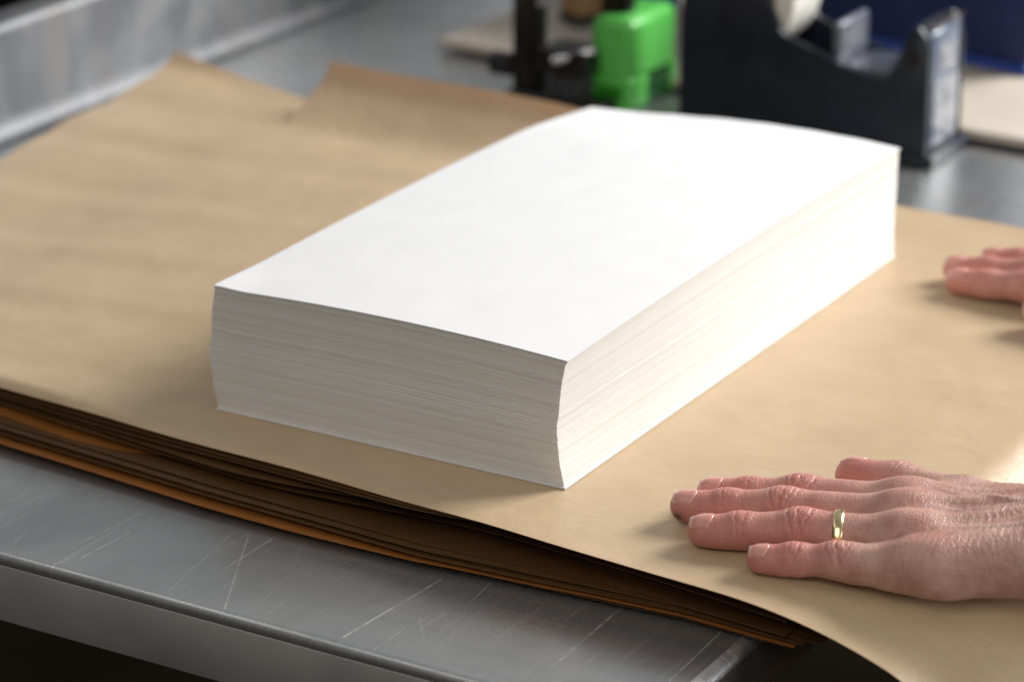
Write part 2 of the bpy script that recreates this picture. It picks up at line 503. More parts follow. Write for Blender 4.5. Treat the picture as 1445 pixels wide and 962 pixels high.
def sheet(name, zf, label, group=None, nx=150, ny=110, yoff=0.0, xl=0.0, xr=0.0, fr_curve=None, tear=False, thick=0.00022, mat=None):
    s = np.linspace(0, 1, nx)
    if tear:
        st = (-0.398 + 0.5145) / (0.330 + 0.5145)
        s = np.sort(np.concatenate([s, [st - 1e-5, st + 1e-5]]))
    t = np.concatenate([np.linspace(0, 0.04, 18)[:-1], np.linspace(0.04, 0.80, ny - 40)[:-1], np.linspace(0.80, 1, 24)])
    T, Sx = np.meshgrid(t, s, indexing='ij')
    X = (1 - T) * ((1 - Sx) * FL[0] + Sx * FR[0]) + T * ((1 - Sx) * BL[0] + Sx * BR[0])
    if tear:  # straighten the tear line in the back part
        X0 = (1 - Sx) * -0.5145 + Sx * 0.330
        X = np.where(T > .5, X * (1 - smooth((T - .5) / .3)) + X0 * smooth((T - .5) / .3), X)
    Yf = yfront(X); Yb = 0.436 - 0.040 * (X + 0.516)
    X = X + xl * (1 - Sx) + xr * Sx
    Yf = Yf + yoff
    if fr_curve is not None: Yf = Yf + fr_curve(X)
    Y = (1 - T) * Yf + T * Yb
    Z = zf(X, Y)
    n, mcol = X.shape
    V = np.stack([X, Y, Z], -1).reshape(-1, 3)
    idx = np.arange(n * mcol).reshape(n, mcol)
    Fq = np.stack([idx[:-1, :-1], idx[:-1, 1:], idx[1:, 1:], idx[1:, :-1]], -1)
    if tear:
        keep = np.ones(Fq.shape[:2], bool)
        xm = (X[:-1, :-1] + X[:-1, 1:]) / 2
        k = int(np.argmin(np.abs(s - st + 1e-5)))
        ym = Y[:-1, k]
        keep[:, k] = ym < 0.385
        Fq = Fq[keep]
    Fq = Fq.reshape(-1, 4)
    me = mesh_np(name, V, Fq)
    o = link(name, me, mat or kraft, None, True)
    md = o.modifiers.new("thickness", 'SOLIDIFY'); md.thickness = thick; md.offset = -1
    o.modifiers.new("crisp_edges", 'EDGE_SPLIT').split_angle = math.radians(50)
    tag(o, label, "kraft sheet", group)
    return o
GK = "brown kraft sheets piled under the white paper"
sheet("kraft_sheet", z_top, "uppermost brown kraft sheet with torn raised back edge, white paper stack on it", GK, 220, 150, tear=True)
top_flat = lambda x, y: BZ + 0.024 * comp(x, y) + droop(x, y) * 1.0
LU = "thin brown kraft sheet edge close beneath the uppermost kraft sheet"
for i in range(1, 5):
    w = rng.uniform(0.8, 1.2)
    def zu(x, y, i=i, w=w):
        df = np.clip((y - yfront(x)) / 0.03, 0, 1)
        sp = 0.00035 + 0.00105 * w * smooth((0.02 - x) / .24) * (1 - 0.5 * df)
        base = BZ + 0.024 * comp(x, y) + droop(x, y) - 0.0002
        z = base - i * sp - 0.0022 * smooth((-.02 - x) / .28) * (1 - df)
        z = z - 0.0022 * smooth((y - yfront(x) - .012) / .04)
        return z + 0.00025 * np.sin(x * 40 + i * 1.7) * smooth((-.05 - x) / .1)
    sheet("kraft_sheet", zu, LU, GK, 90, 76, yoff=rng.uniform(0.0003, 0.0016), xr=-0.01 * i, fr_curve=lambda X, i=i: (0.006 + .002 * i) * smooth((X + .06) / .1), mat=kraft_shade)
LM = "thin brown kraft sheet edge in the dark middle layers of the pile"
_z = -0.0074
for i in range(13):
    _z -= rng.uniform(0.00035, 0.00085)
    curl = 0.0012 if i == 8 else rng.uniform(0.0, 0.0005)
    yo = 0.0 if i == 8 else (rng.uniform(0.002, 0.004) if i in (1, 4, 6, 11) else rng.uniform(0.012, 0.020))
    def zm(x, y, zl=_z, curl=curl, i=i):
        df = np.clip((y - yfront(x)) / 0.006, 0, 1)
        drop = smooth((x + 0.24) / 0.30)
        lev = zl * (1 - drop) + (-0.0024 - 0.00118 * i) * drop
        z = BZ + (0.024 + lev) * comp(x, y)
        return z - curl * (1 - df) ** 2 * (1 - drop) + 0.00018 * np.sin(x * 30 + i * 0.7) * (1 - drop)
    sheet("kraft_sheet", zm, "brown kraft sheet with orange front edge at left, upper of the pile's two orange edges" if i == 8 else LM, GK, 70, 70, yoff=yo, xr=-0.205, mat=kraft_bounce if i == 8 else kraft_shade,
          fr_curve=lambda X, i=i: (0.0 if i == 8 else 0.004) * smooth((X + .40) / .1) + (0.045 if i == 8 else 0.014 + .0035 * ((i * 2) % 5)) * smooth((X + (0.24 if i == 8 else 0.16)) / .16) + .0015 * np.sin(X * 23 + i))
for i, (zl, curl, yo) in enumerate([(-0.0143, .0, .0070), (-0.0150, .0003, .0035), (-0.0156, .0002, .0085), (-0.0163, .0, .0050), (-0.0169, .0003, .0025), (-0.0177, .0, .0095), (-0.0190, .0009, -.0015), (-0.0206, .0001, .0045), (-0.0228, 0.0, .0280)]):
    def zq(x, y, zl=zl, curl=curl, i=i):
        df = np.clip((y - yfront(x)) / 0.006, 0, 1)
        drop = smooth((x + 0.10) / 0.26)
        lev = zl * (1 - drop) + (0.80 * zl - 0.0045) * drop
        z = BZ + (0.024 + lev) * comp(x, y)
        z = z - curl * (1 - df) ** 2 * (1 - drop) + 0.0002 * np.sin(x * 26 + i * 1.3)
        return np.maximum(z, BZ + 0.0005 + 0.00035 * (8 - i))
    lab = {6: "brown kraft sheet with orange front edge just above the steel bench, lower of two", 7: "low brown kraft sheet with flat dark edge right under the lower orange edge",
           8: "bottom brown kraft sheet of the pile lying directly on the steel bench"}.get(i, "dark thin brown kraft sheet edge between the pile's two orange edges")
    sheet("kraft_sheet", zq, lab, GK, 90, 76, yoff=yo, xr=-0.19 - .002 * i, fr_curve=lambda X, i=i: (0.03 * smooth((X + .1) / .15) if i == 8 else 0.0045 * smooth((X + .12) / .12) if i == 6 else 0) + np.interp(X, [-.5, -.27, -.148, -.04, .02, .08, .138, .4], [-.014, -.011, -.007, .001, .012, .024, .028, .03]), mat=kraft_bounce if i == 6 else kraft_shade)

# ------------------------------------------------------------------ stack of white paper
SW, SL, SH = 0.175, 0.343, 0.0575
p_edge = mat_paper("paper_cut_edges", (0.88, 0.875, 0.85), True)
p_top = mat_paper("paper_white", (0.79, 0.795, 0.81))
stack = empty("paper_stack", (0, 0, 0), "tall neat stack of white paper sheets standing on the brown kraft paper", "paper stack")
def arch(fz, x, y):
    """height added to a sheet at relative height fz; x in 0..1 across, y in 0..1 along"""
    a = 0.0028 * (1 - (2 * x - 1) ** 2) * (1 - .25 * y) + 0.0022 * (1 - (2 * y - 1) ** 2)
    sag = -0.0055 * smooth((y - .76) / .30) * smooth((.55 - x) / .55) + 0.0012 * smooth((.1 - x) / .1) * smooth((.12 - y) / .12)
    wav = 0.0007 * np.sin(7 * x + 2) * smooth((y - .7) / .3)
    return (a + sag + wav) * fz ** 1.6
def shift(fz):
    sx = -0.0033 * np.sin(np.pi * min(1, fz * 1.02)) ** 0.9
    if fz < 0.52: sx -= 0.0004 * (fz / .52)
    if fz > 0.94: sx += 0.0005 * (fz - .94) / .06
    return sx, -0.0004 * math.sin(2.3 * fz * math.pi)
NP = 14
def ring_pts(n=NP):
    xs = np.linspace(0, 1, n); ys = np.linspace(0, 1, 22)
    pts = [(x, 0.0) for x in xs] + [(1.0, y) for y in ys[1:]] + [(x, 1.0) for x in xs[::-1][1:]] + [(0.0, y) for y in ys[::-1][1:-1]]
    return np.array(pts)
RP = ring_pts()
def layers(name, z0, z1, n, mat, jit=0.00004):
    """a block of n sheets: every sheet's edge is its own ring with a groove above it"""
    wy, tw, tones = 0.0, 0.0, []
    V, Fq = [], []
    m_ = len(RP)
    dz = (z1 - z0) / n
    def ring(fz, lev, sc, jx, jy, rz):
        P = 0.5 + (RP - 0.5) * sc
        sx, sy = shift(fz)
        X = -SW + P[:, 0] * SW + sx * (0.15 + 0.95 * (1 - P[:, 1]) ** 3) + jx - rz * P[:, 1] * SL
        Y = P[:, 1] * SL + sy + jy + rz * (P[:, 0] - .5) * SW
        return np.stack([X, Y, lev + arch(max(0.0, fz), P[:, 0], P[:, 1])], -1)
    rows = []
    for sc in (0.02, 0.4, 0.8):
        rows.append((ring(z0 / SH, z0, sc, 0, 0, 0), 0.2))
    for i in range(n):
        a = z0 + i * dz; fz = (a + dz / 2) / SH
        jx, jy = rng.normal(0, jit, 2)
        wy = 0.82 * wy + rng.normal(0, 0.00007); jy += wy + rng.normal(0, 0.00010)
        tw = 0.5 * tw + rng.normal(0, .13)
        rz = rng.normal(0, 0.00025)
        tone = float(np.clip(0.17 + tw + rng.normal(0, .14), 0, .8))
        g = dz * (0.12 if rng.random() > 0.12 else 0.35)
        ins = 1 - 0.0034 * rng.uniform(.4, 1.6)
        rows.append((ring(fz, a, 1.0, jx, jy, rz), tone))
        rows.append((ring(fz, a + dz - g, 1.0, jx, jy, rz), tone))
        if i < n - 1:
            rows.append((ring(fz, a + dz - g * .9, ins, jx, jy, rz), tone))
            rows.append((ring(fz, a + dz - g * .1, ins, jx, jy, rz), tone))
    for sc in (0.8, 0.4, 0.02):
        rows.append((ring(z1 / SH, z1, sc, 0, 0, 0), 0.2))
    for r_, t_ in rows:
        V.append(r_); tones += [t_] * m_
    for k in range(len(rows) - 1):
        A, Bq = k * m_, (k + 1) * m_
        for j in range(m_):
            j2 = (j + 1) % m_
            Fq.append((A + j, A + j2, Bq + j2, Bq + j))
    Fq.append(tuple(range(m_))[::-1]); L0 = (len(rows) - 1) * m_
    Fq.append(tuple(range(L0, L0 + m_)))
    me = mesh_np(name, np.concatenate(V), Fq)
    at = me.attributes.new('tone', 'FLOAT', 'POINT'); at.data.foreach_set('value', np.array(tones, np.float32))
    return link(name, me, mat, stack)
z_mid = SH * 0.515
layers("lower_bundle", 0.0012, z_mid, 64, p_edge)
layers("upper_bundle", z_mid + 0.00005, SH - 0.0016, 60, p_edge)
def flat_sheet(name, z0, th, fz, mat, grow, cream=False, n=(40, 70), ext=(0, 0)):
    xs, ys = np.linspace(0, 1, n[0]), np.linspace(0, 1, n[1])
    Xr, Yr = np.meshgrid(xs, ys)
    sx, sy = shift(fz)
    X = -SW - grow + Xr * (SW + 2 * grow) + sx * (0.15 + 0.95 * (1 - Yr) ** 3) + ext[0]; Y = -grow + Yr * (SL + 2 * grow) + sy + ext[1]
    Z = z0 + th + arch(fz, Xr, Yr)
    if name == "top_sheet":
        Z = Z + 0.00010 * (np.sin(19 * Xr + 5 * np.sin(9 * Yr)) * np.sin(23 * Yr + 4 * np.sin(7 * Xr)) + .6 * np.sin(41 * Xr - 22 * Yr)) * smooth(Xr * 8) * smooth((1 - Xr) * 8) * smooth(Yr * 12)
    # rounded far-left corner
    nn, mm = X.shape
    V = np.stack([X, Y, Z], -1).reshape(-1, 3)
    idx = np.arange(nn * mm).reshape(nn, mm)
    Fq = np.stack([idx[:-1, :-1], idx[:-1, 1:], idx[1:, 1:], idx[1:, :-1]], -1).reshape(-1, 4)
    o = link(name, mesh_np(name, V, Fq), mat, stack, True)
    md = o.modifiers.new("thickness", 'SOLIDIFY'); md.thickness = th; md.offset = -1
    o.modifiers.new("crisp_edges", 'EDGE_SPLIT').split_angle = math.radians(40)
    return o
flat_sheet("bottom_sheet", 0.0003, 0.0008, 0.01, p_top, 0.0007)
for k in range(3):
    flat_sheet("upper_sheet", SH - 0.00155 + k * 0.0004, 0.0003, 0.975 + .006 * k, mat_paper("paper_cream", (0.80, 0.79, 0.75)) if k == 0 else bpy.data.materials["paper_cream"], 0.0004, ext=(rng.normal(0, .0004), rng.normal(0, .0003)))
o = flat_sheet("top_sheet", SH - 0.00030, 0.0003, 1.0, p_top, 0.0006)

# ------------------------------------------------------------------ hands
def surface_nets(D, h, org):
    """vectorised surface nets on a signed-distance grid"""
    nx, ny, nz = D.shape
    ins = D < 0
    cnt = np.zeros((nx - 1, ny - 1, nz - 1), np.int16)
    acc = np.zeros((nx - 1, ny - 1, nz - 1, 3), np.float32)
    crn = [(i, j, k) for i in (0, 1) for j in (0, 1) for k in (0, 1)]
    sl = lambda c: D[c[0]:nx - 1 + c[0], c[1]:ny - 1 + c[1], c[2]:nz - 1 + c[2]]
    s8 = sum(((sl(c) < 0).astype(np.int8) for c in crn))
    act = (s8 > 0) & (s8 < 8)
    ii = np.argwhere(act)
    vals = {c: D[ii[:, 0] + c[0], ii[:, 1] + c[1], ii[:, 2] + c[2]] for c in crn}
    P = np.zeros((len(ii), 3)); N = np.zeros(len(ii))
    for a in crn:
        for ax in range(3):
            if a[ax] == 0:
                b = list(a); b[ax] = 1; b = tuple(b)
                va, vb = vals[a], vals[b]
                cr = (va < 0) != (vb < 0)
                tt = np.where(cr, va / np.where(cr, va - vb, 1), 0)
                p = np.repeat(np.array(a, float)[None], len(ii), 0)
                p[:, ax] += tt
                P += p * cr[:, None]; N += cr
    P = (P / N[:, None] + ii) * h + org
    vid = -np.ones(act.shape, np.int64); vid[tuple(ii.T)] = np.arange(len(ii))
    quads = []
    for ax in range(3):
        o1, o2 = (ax + 1) % 3, (ax + 2) % 3
        a = [slice(None)] * 3; b = [slice(None)] * 3
        a[ax] = slice(0, -1); b[ax] = slice(1, None)
        cr = ins[tuple(a)] != ins[tuple(b)]
        e = np.argwhere(cr)
        e = e[(e[:, o1] > 0) & (e[:, o2] > 0) & (e[:, o1] < D.shape[o1] - 1) & (e[:, o2] < D.shape[o2] - 1)]
        d1 = np.zeros(3, int); d1[o1] = 1; d2 = np.zeros(3, int); d2[o2] = 1
        q = np.stack([vid[tuple((e - d1 - d2).T)], vid[tuple((e - d2).T)], vid[tuple(e.T)], vid[tuple((e - d1).T)]], -1)
        flip = ins[tuple(e.T)]
        q[~flip] = q[~flip][:, ::-1]
        quads.append(q)
    return P, np.concatenate(quads)

FING = {  # tip, DIP, PIP, MCP centres (u, v, w, radius) in mm: u towards the wrist, v towards the thumb, w up
    'index':  [(11.5, 17.5, 6.6, 5.9), (27.5, 18.8, 7.4, 6.8), (48.5, 20.0, 9.6, 7.7), (92, 17.5, 11.5, 9.0)],
    'middle': [(5.0, 1.2, 6.8, 6.1), (22.5, 2.4, 7.8, 7.2), (45.5, 3.6, 10.0, 8.1), (94, 1.2, 12.8, 9.4)],
    'ring':   [(17.5, -19.5, 6.7, 6.0), (33.0, -17.8, 7.7, 7.1), (57, -14.4, 10.0, 8.1), (100, -16.0, 12.0, 9.1)],
    'pinky':  [(45.0, -36.7, 5.9, 5.2), (59.0, -35.8, 6.8, 6.1), (76.5, -34.6, 8.2, 6.8), (107, -33.0, 9.8, 8.2)],
}
def hand_mesh(thumb, h, forearm):
    org = np.array([-4.0, -60.0, -1.2]); top = np.array([forearm[-1][0] + 4, 62.0, forearm[-1][2] + 26])
    n = np.ceil((top - org) / h).astype(int)
    gx, gy, gz = [org[i] + h * np.arange(n[i]) for i in range(3)]
    BIG = 30.0
    def field(): return np.full(tuple(n), BIG, np.float32)
    def cone(Dst, a, b, k, sq=1.0):
        a, b = np.array(a, float), np.array(b, float)
        mg = max(a[3], b[3]) + 10
        lo = np.minimum(a[:3], b[:3]) - mg; hi = np.maximum(a[:3], b[:3]) + mg
        i0 = np.clip(np.floor((lo - org) / h).astype(int), 0, n); i1 = np.clip(np.ceil((hi - org) / h).astype(int), 0, n)
        if (i1 <= i0).any(): return
        X = gx[i0[0]:i1[0], None, None]; Y = gy[None, i0[1]:i1[1], None]; Z = gz[None, None, i0[2]:i1[2]]
        ba = b[:3] - a[:3]; L2 = ba @ ba
        px, py, pz = X - a[0], Y - a[1], Z - a[2]
        t = np.clip((px * ba[0] + py * ba[1] + pz * ba[2]) / L2, 0, 1)
        d = np.sqrt((px - t * ba[0]) ** 2 + (py - t * ba[1]) ** 2 + ((pz - t * ba[2]) * sq) ** 2) - (a[3] + t * (b[3] - a[3]))
        v = Dst[i0[0]:i1[0], i0[1]:i1[1], i0[2]:i1[2]]
        hh = np.clip(k - np.abs(v - d), 0, None) / k
        v[...] = np.minimum(v, d) - hh * hh * k * 0.25
    fingers = field()
    for nm, pts in FING.items():
        one = field()
        for a, b in zip(pts[:-1], pts[1:]): cone(one, a, b, 3.0)
        # joint knobs and the pad under the fingertip
        t0, t1, t2, t3 = pts
        cone(one, (t2[0] - 2, t2[1], t2[2] + .7, t2[3] - .6), (t2[0] + 3, t2[1], t2[2] + .7, t2[3] - .6), 4)
        cone(one, (t1[0] - 1, t1[1], t1[2] + .5, t1[3] - .45), (t1[0] + 2, t1[1], t1[2] + .5, t1[3] - .45), 3)
        mid = [(t2[i] * .5 + t3[i] * .5) for i in range(4)]
        cone(one, (mid[0] - 8, mid[1], mid[2] - 2.6, mid[3] - 1.0), (mid[0] + 12, mid[1], mid[2] - 2.0, mid[3] - .5), 5)
        cone(one, (t0[0] + 2, t0[1], t0[2] - .8, t0[3] - .2), (t0[0] + 8, t0[1], t0[2] - .6, t0[3] + .2), 3)
        k = 0.8
        hh = np.clip(k - np.abs(fingers - one), 0, None) / k
        fingers = np.minimum(fingers, one) - hh * hh * k * .25
    th = field()
    for a, b in zip(thumb[:-1], thumb[1:]): cone(th, a, b, 5.0)
    palm = field()
    carp = {'index': (156, 11, 13.5, 13), 'middle': (158, 3, 14.8, 13.5), 'ring': (158, -7, 14.2, 13.5), 'pinky': (156, -17, 12.5, 12.6)}
    for nm, pts in FING.items():
        mc = pts[3]; c = carp[nm]
        cone(palm, (mc[0] - 4, mc[1], mc[2], mc[3] - .3), (mc[0] + 3, mc[1], mc[2] + .8, mc[3] + .5), 5)
        cone(palm, (mc[0] + 2, mc[1], mc[2], mc[3] + .3), c, 9)
    names = list(FING)
    for a, b in zip(names[:-1], names[1:]):
        A, Bq = FING[a][3], FING[b][3]
        cone(palm, (A[0] - 9, A[1], A[2] - 4.5, 6.0), (Bq[0] - 9, Bq[1], Bq[2] - 4.5, 6.0), 6)
        cone(palm, (A[0] + 10, A[1], A[2] - 2, 9), (Bq[0] + 10, Bq[1], Bq[2] - 2, 9), 8)
    cone(palm, (116, -32, 10.5, 10.5), (152, -22, 13.5, 13.5), 9)     # outer heel of the hand
    cone(palm, (136, 19, 11, 11.5), (158, 8, 13.5, 13.5), 9)
    for a, b in zip(forearm[:-1], forearm[1:]):
        for s in (-1, 1):
            cone(palm, (a[0], a[1] + s * a[3], a[2], a[4]), (b[0], b[1] + s * b[3], b[2], b[4]), 10)
    # web between thumb and hand
    cone(palm, (116, 31, 9.5, 7.5), (110, 21, 9.5, 7.5), 8)
    # tendons and knuckles over the back of the hand
    ten = field()
    for nm, r, lift in (('index', 2.3, 6.2), ('middle', 2.5, 6.8), ('ring', 2.3, 6.3), ('pinky', 2.0, 5.4)):
        mc = FING[nm][3]; c = carp[nm]
        cone(ten, (mc[0] - 3, mc[1], mc[2] + lift, r + 1.6), (mc[0] + 6, mc[1], mc[2] + lift + .6, r + 1.0), 3)
        cone(ten, (mc[0] + 4, mc[1], mc[2] + lift + .6, r), (c[0] - 8, c[1] * .8 + 1, c[2] + 11.6, r - .5), 3)
    def sm(A, Bq, k):
        hh = np.clip(k - np.abs(A - Bq), 0, None) / k
        return np.minimum(A, Bq) - hh * hh * k * .25
    palm = sm(palm, th, 8)
    palm = sm(palm, ten, 5.0)
    D = sm(palm, fingers, 7.0)
    # flattened where it presses on the sheet
    flat = (0.15 - gz)[None, None, :].astype(np.float32) + np.zeros_like(D)
    k = 1.2
    hh = np.clip(k - np.abs(D - flat), 0, None) / k
    D = np.maximum(D, flat) + hh * hh * k * .25
    P, Q = surface_nets(D, h, org)
    return P, Q, D, org

def sample(D, h, org, p):
    q = (p - org) / h
    i = np.clip(np.floor(q).astype(int), 0, np.array(D.shape) - 2); f = q - i
    r = 0
    for a in (0, 1):
        for b in (0, 1):
            for c in (0, 1):
                w = (f[:, 0] if a else 1 - f[:, 0]) * (f[:, 1] if b else 1 - f[:, 1]) * (f[:, 2] if c else 1 - f[:, 2])
                r = r + w * D[i[:, 0] + a, i[:, 1] + b, i[:, 2] + c]
    return r
def grad(D, h, org, p):
    g = np.zeros_like(p)
    for k in range(3):
        e = np.zeros(3); e[k] = h
        g[:, k] = sample(D, h, org, p + e) - sample(D, h, org, p - e)
    return g / (np.linalg.norm(g, axis=1, keepdims=True) + 1e-9)

def wnoise(P, seed, f):
    """cheap smooth noise from summed sines"""
    r = np.random.default_rng(seed); out = 0
    for k in range(7):
        d = r.normal(size=3) * np.array(f); out = out + np.sin(P @ d + r.uniform(0, 6.28))
    return out / 7 ** .5

skin = mat_skin(); nailm = mat_nail()
def build_hand(label, M, thumb, h, forearm, mirror, stain):
    P, Q, D, org = hand_mesh(thumb, h, forearm)
    N = grad(D, h, org, P)
    disp = np.zeros(len(P)); red = np.zeros(len(P)); wr = np.zeros(len(P)); st = np.zeros(len(P))
    chains = list(FING.values()) + [[thumb[0], thumb[1], thumb[1], thumb[2]]]
    for ci, pts in enumerate(chains):
        t0, t1, t2, t3 = [np.array(q[:3], float) for q in pts]
        r0, r1, r2 = pts[0][3], pts[1][3], pts[2][3]
        def joint(c, r, ax, offs, depth, bow, wid):
            ax = ax / np.linalg.norm(ax)
            rel = P - c
            s = rel @ ax
            lat = rel[:, 1] * ax[0] - rel[:, 0] * ax[1]
            near = (np.abs(lat) < r * 1.25) & (np.abs(s) < 16) & (rel[:, 2] > -r * .4)
            dors = np.clip((N[:, 2] + .15) / .6, 0, 1) * near
            out = np.zeros(len(P))
            for k, o in enumerate(offs):
                jig = 0.25 * np.sin(lat * 1.3 + k * 2 + ci) + 0.15 * np.sin(lat * 2.9 + k)
                pos = o + bow * np.sign(o) * (-(lat / r) ** 2) * min(1, abs(o) / 3 + .2) + jig
                dd = depth * (0.6 + 0.4 * np.sin(k * 2.4 + ci * 1.1))
                out -= dd * np.exp(-((s - pos) / wid) ** 2)
            out += 0.12 * depth / .5 * np.exp(-(s / 5) ** 2) * (1 - 0.5 * (lat / r) ** 2)
            return out * dors, np.exp(-(s / 7) ** 2) * dors
        if ci < 4:
            d, rd = joint(t2, r2, t3 - t1, (-5.8, -3.6, -1.6, .5, 2.3, 4.2, 6.4), 0.60, 2.6, 0.52); disp += d; red += .35 * rd
            d, rd = joint(t1, r1, t2 - t0, (-1.9, 0.2, 2.2), 0.42, 1.2, 0.48); disp += d; red += .2 * rd
            rel = P - t3
            near = np.hypot(rel[:, 0], rel[:, 1]) < 16
            red += .25 * np.exp(-((rel[:, 0]) ** 2 + rel[:, 1] ** 2) / 90) * near * (N[:, 2] > 0)
        else:
            d, rd = joint(t1, r1, np.array(thumb[2][:3]) - t0, (-3.5, -1.2, 1.2, 3.4), 0.4, 1.4, 0.6); disp += d; red += .3 * rd
        red += .70 * np.exp(-np.sum((P - t0) ** 2, 1) / 200)
    # fine folds across the back of the hand and at the wrist, real relief
    back = smooth((P[:, 0] - 84) / 25) * np.clip((N[:, 2] - .05) / .5, 0, 1)
    wr = 0.35 * np.clip((N[:, 2] + .3) / .8, 0, 1) + 0.65 * back * smooth((P[:, 0] - 100) / 40)
    fold = np.sin(P[:, 0] * 2.1 + 3.2 * wnoise(P, 3, (.13, .22, .1))) * (0.5 + 0.5 * wnoise(P, 5, (.15, .22, .1)))
    disp += back * (0.05 + .05 * smooth((P[:, 0] - 115) / 40)) * fold
    disp += 0.16 * wnoise(P, 9, (.12, .2, .2)) * smooth((P[:, 0] - 70) / 40)
    for uu, dep in ((168, .5), (174, .35), (181, .45), (188, .3)):
        disp -= dep * np.exp(-((P[:, 0] - uu - .10 * (P[:, 1] + 10) - .8 * np.sin(P[:, 1] * .22 + uu)) / .9) ** 2) * np.clip(1 - P[:, 2] / 60, 0, 1) * (0.6 + .4 * np.sin(P[:, 1] * .3 + uu))
    red += 0.38 * smooth((88 - P[:, 0]) / 25)
    vein = np.zeros(len(P))
    for pl in (((168, 5), (142, -2), (120, -6.5), (103, -8.0)), ((142, -2), (124, 6.5), (106, 10.0)), ((162, -17), (136, -21), (112, -24.5))):
        for (ua, va), (ub, vb) in zip(pl[:-1], pl[1:]):
            ba = np.array([ub - ua, vb - va]); q = P[:, :2] - np.array([ua, va])
            tt = np.clip(q @ ba / (ba @ ba), 0, 1)
            wob = 1.2 * np.sin(P[:, 0] * .22 + va)
            dd = np.hypot(q[:, 0] - tt * ba[0], q[:, 1] - tt * ba[1] + wob)
            vein = np.maximum(vein, np.exp(-(dd / 1.7) ** 2))
    vein = vein * np.clip((N[:, 2] - .1) / .4, 0, 1) * (P[:, 2] > 10)
    disp += 0.55 * vein
    if stain:
        st = 1.0 * np.exp(-(((P[:, 0] - 3.2) / 2.6) ** 2 + ((P[:, 1] + 5.2) / 2.2) ** 2 + ((P[:, 2] - 4.0) / 2.0) ** 2))
    P2 = P + N * disp[:, None]
    V = P2 * 0.001
    fx = np.array([1, -1, 1]) if mirror else np.array([1, 1, 1])
    V = V * fx
    if mirror: Q = Q[:, ::-1]
    me = mesh_np("hand", V, Q)
    o = link("hand", me, skin, None, True)
    for nm, arr in (("red", np.clip(red * .9, 0, .68)), ("wrinkle", wr), ("stain", st), ("vein", vein)):
        at = me.attributes.new(nm, 'FLOAT', 'POINT'); at.data.foreach_set("value", np.asarray(arr, np.float32))
    sb = o.modifiers.new("relax", 'SMOOTH'); sb.factor = 0.2; sb.iterations = 1
    o.matrix_world = M
    tag(o, label, "hand")
    # nails
    for ci, pts in enumerate(chains):
        t0, t1 = np.array(pts[0][:3], float), np.array(pts[1][:3], float)
        r0 = pts[0][3]
        ax = (t1 - t0); ax /= np.linalg.norm(ax)
        up = np.array([0, 0, 1.0]); 
        if ci == 4: up = np.array([-0.10, 1.1, 1.0])
        up = up - ax * (up @ ax); up /= np.linalg.norm(up)
        lat = np.cross(up, ax)
        L = {0: 11.0, 1: 11.5, 2: 11.0, 3: 9.5, 4: 13.0}[ci]
        ns, nq = 16, 17
        ss = np.linspace(-r0 + 3.0, -r0 + L, ns); th = np.radians(np.linspace(-62, 62, nq))
        G = np.zeros((ns, nq, 3))
        for i, s in enumerate(ss):
            f = (s - ss[0]) / (ss[-1] - ss[0])
            # cuticle and free edge are both rounded
            squeeze = 1 - 0.16 * smooth((f - .72) / .28) ** 1.5
            for_q = th * squeeze
            sq = s - 1.6 * smooth((f - .6) / .4) * (np.sin(th) ** 2) 
            base = t0[None] + ax[None] * sq[:, None]
            dirs = np.cos(for_q)[:, None] * up[None] + np.sin(for_q)[:, None] * lat[None]
            lo = np.zeros(nq); hi = np.full(nq, r0 + 5.0)
            for _ in range(26):
                mid = (lo + hi) / 2
                ins_ = sample(D, h, org, base + dirs * mid[:, None]) < 0
                lo = np.where(ins_, mid, lo); hi = np.where(ins_, hi, mid)
            rise = 0.34 - 0.30 * np.abs(th / th[-1]) ** 3 - 0.20 * smooth((f - .86) / .14)
            G[i] = base + dirs * (lo + rise)[:, None]
        # free edge runs out straight from the nail bed
        stp = (G[1] - G[3]) / 2
        stp = stp * 0.75 + 0.25 * (-ax[None] * np.linalg.norm(stp, axis=1, keepdims=True))
        ext = []
        nex = 4
        for e in range(nex, 0, -1):
            back_ = 1.0 * (np.sin(th) ** 2) * (e / nex) * 0.9
            ext.append(G[0] + stp / np.linalg.norm(stp, axis=1, keepdims=True) * (e * 0.42 - back_)[:, None] - up[None] * 0.010 * e * e)
        G = np.concatenate([np.array(ext), G], 0)
        ns2 = len(G)
        idx = np.arange(ns2 * nq).reshape(ns2, nq)
        Fq = np.stack([idx[:-1, :-1], idx[:-1, 1:], idx[1:, 1:], idx[1:, :-1]], -1).reshape(-1, 4)
        if not mirror: Fq = Fq[:, ::-1]
        mn = mesh_np("fingernail", G.reshape(-1, 3) * 0.001 * fx, Fq)
        no = link("fingernail", mn, nailm, o, True)
        fr = np.zeros((ns2, nq), np.float32); fr[:1] = 0.7; fr[1] = .55; fr[2] = .2
        at = mn.attributes.new("free", 'FLOAT', 'POINT'); at.data.foreach_set("value", fr.ravel())
        md = no.modifiers.new("thickness", 'SOLIDIFY'); md.thickness = 0.00045; md.offset = -1
    return o, D, org

def hand_matrix(ox, oy, oz, ang, roll=0.0, pitch=0.0):
    return Matrix.Translation((ox, oy, oz)) @ Matrix.Rotation(ang, 4, 'Z') @ Matrix.Rotation(pitch, 4, 'Y') @ Matrix.Rotation(roll, 4, 'X')

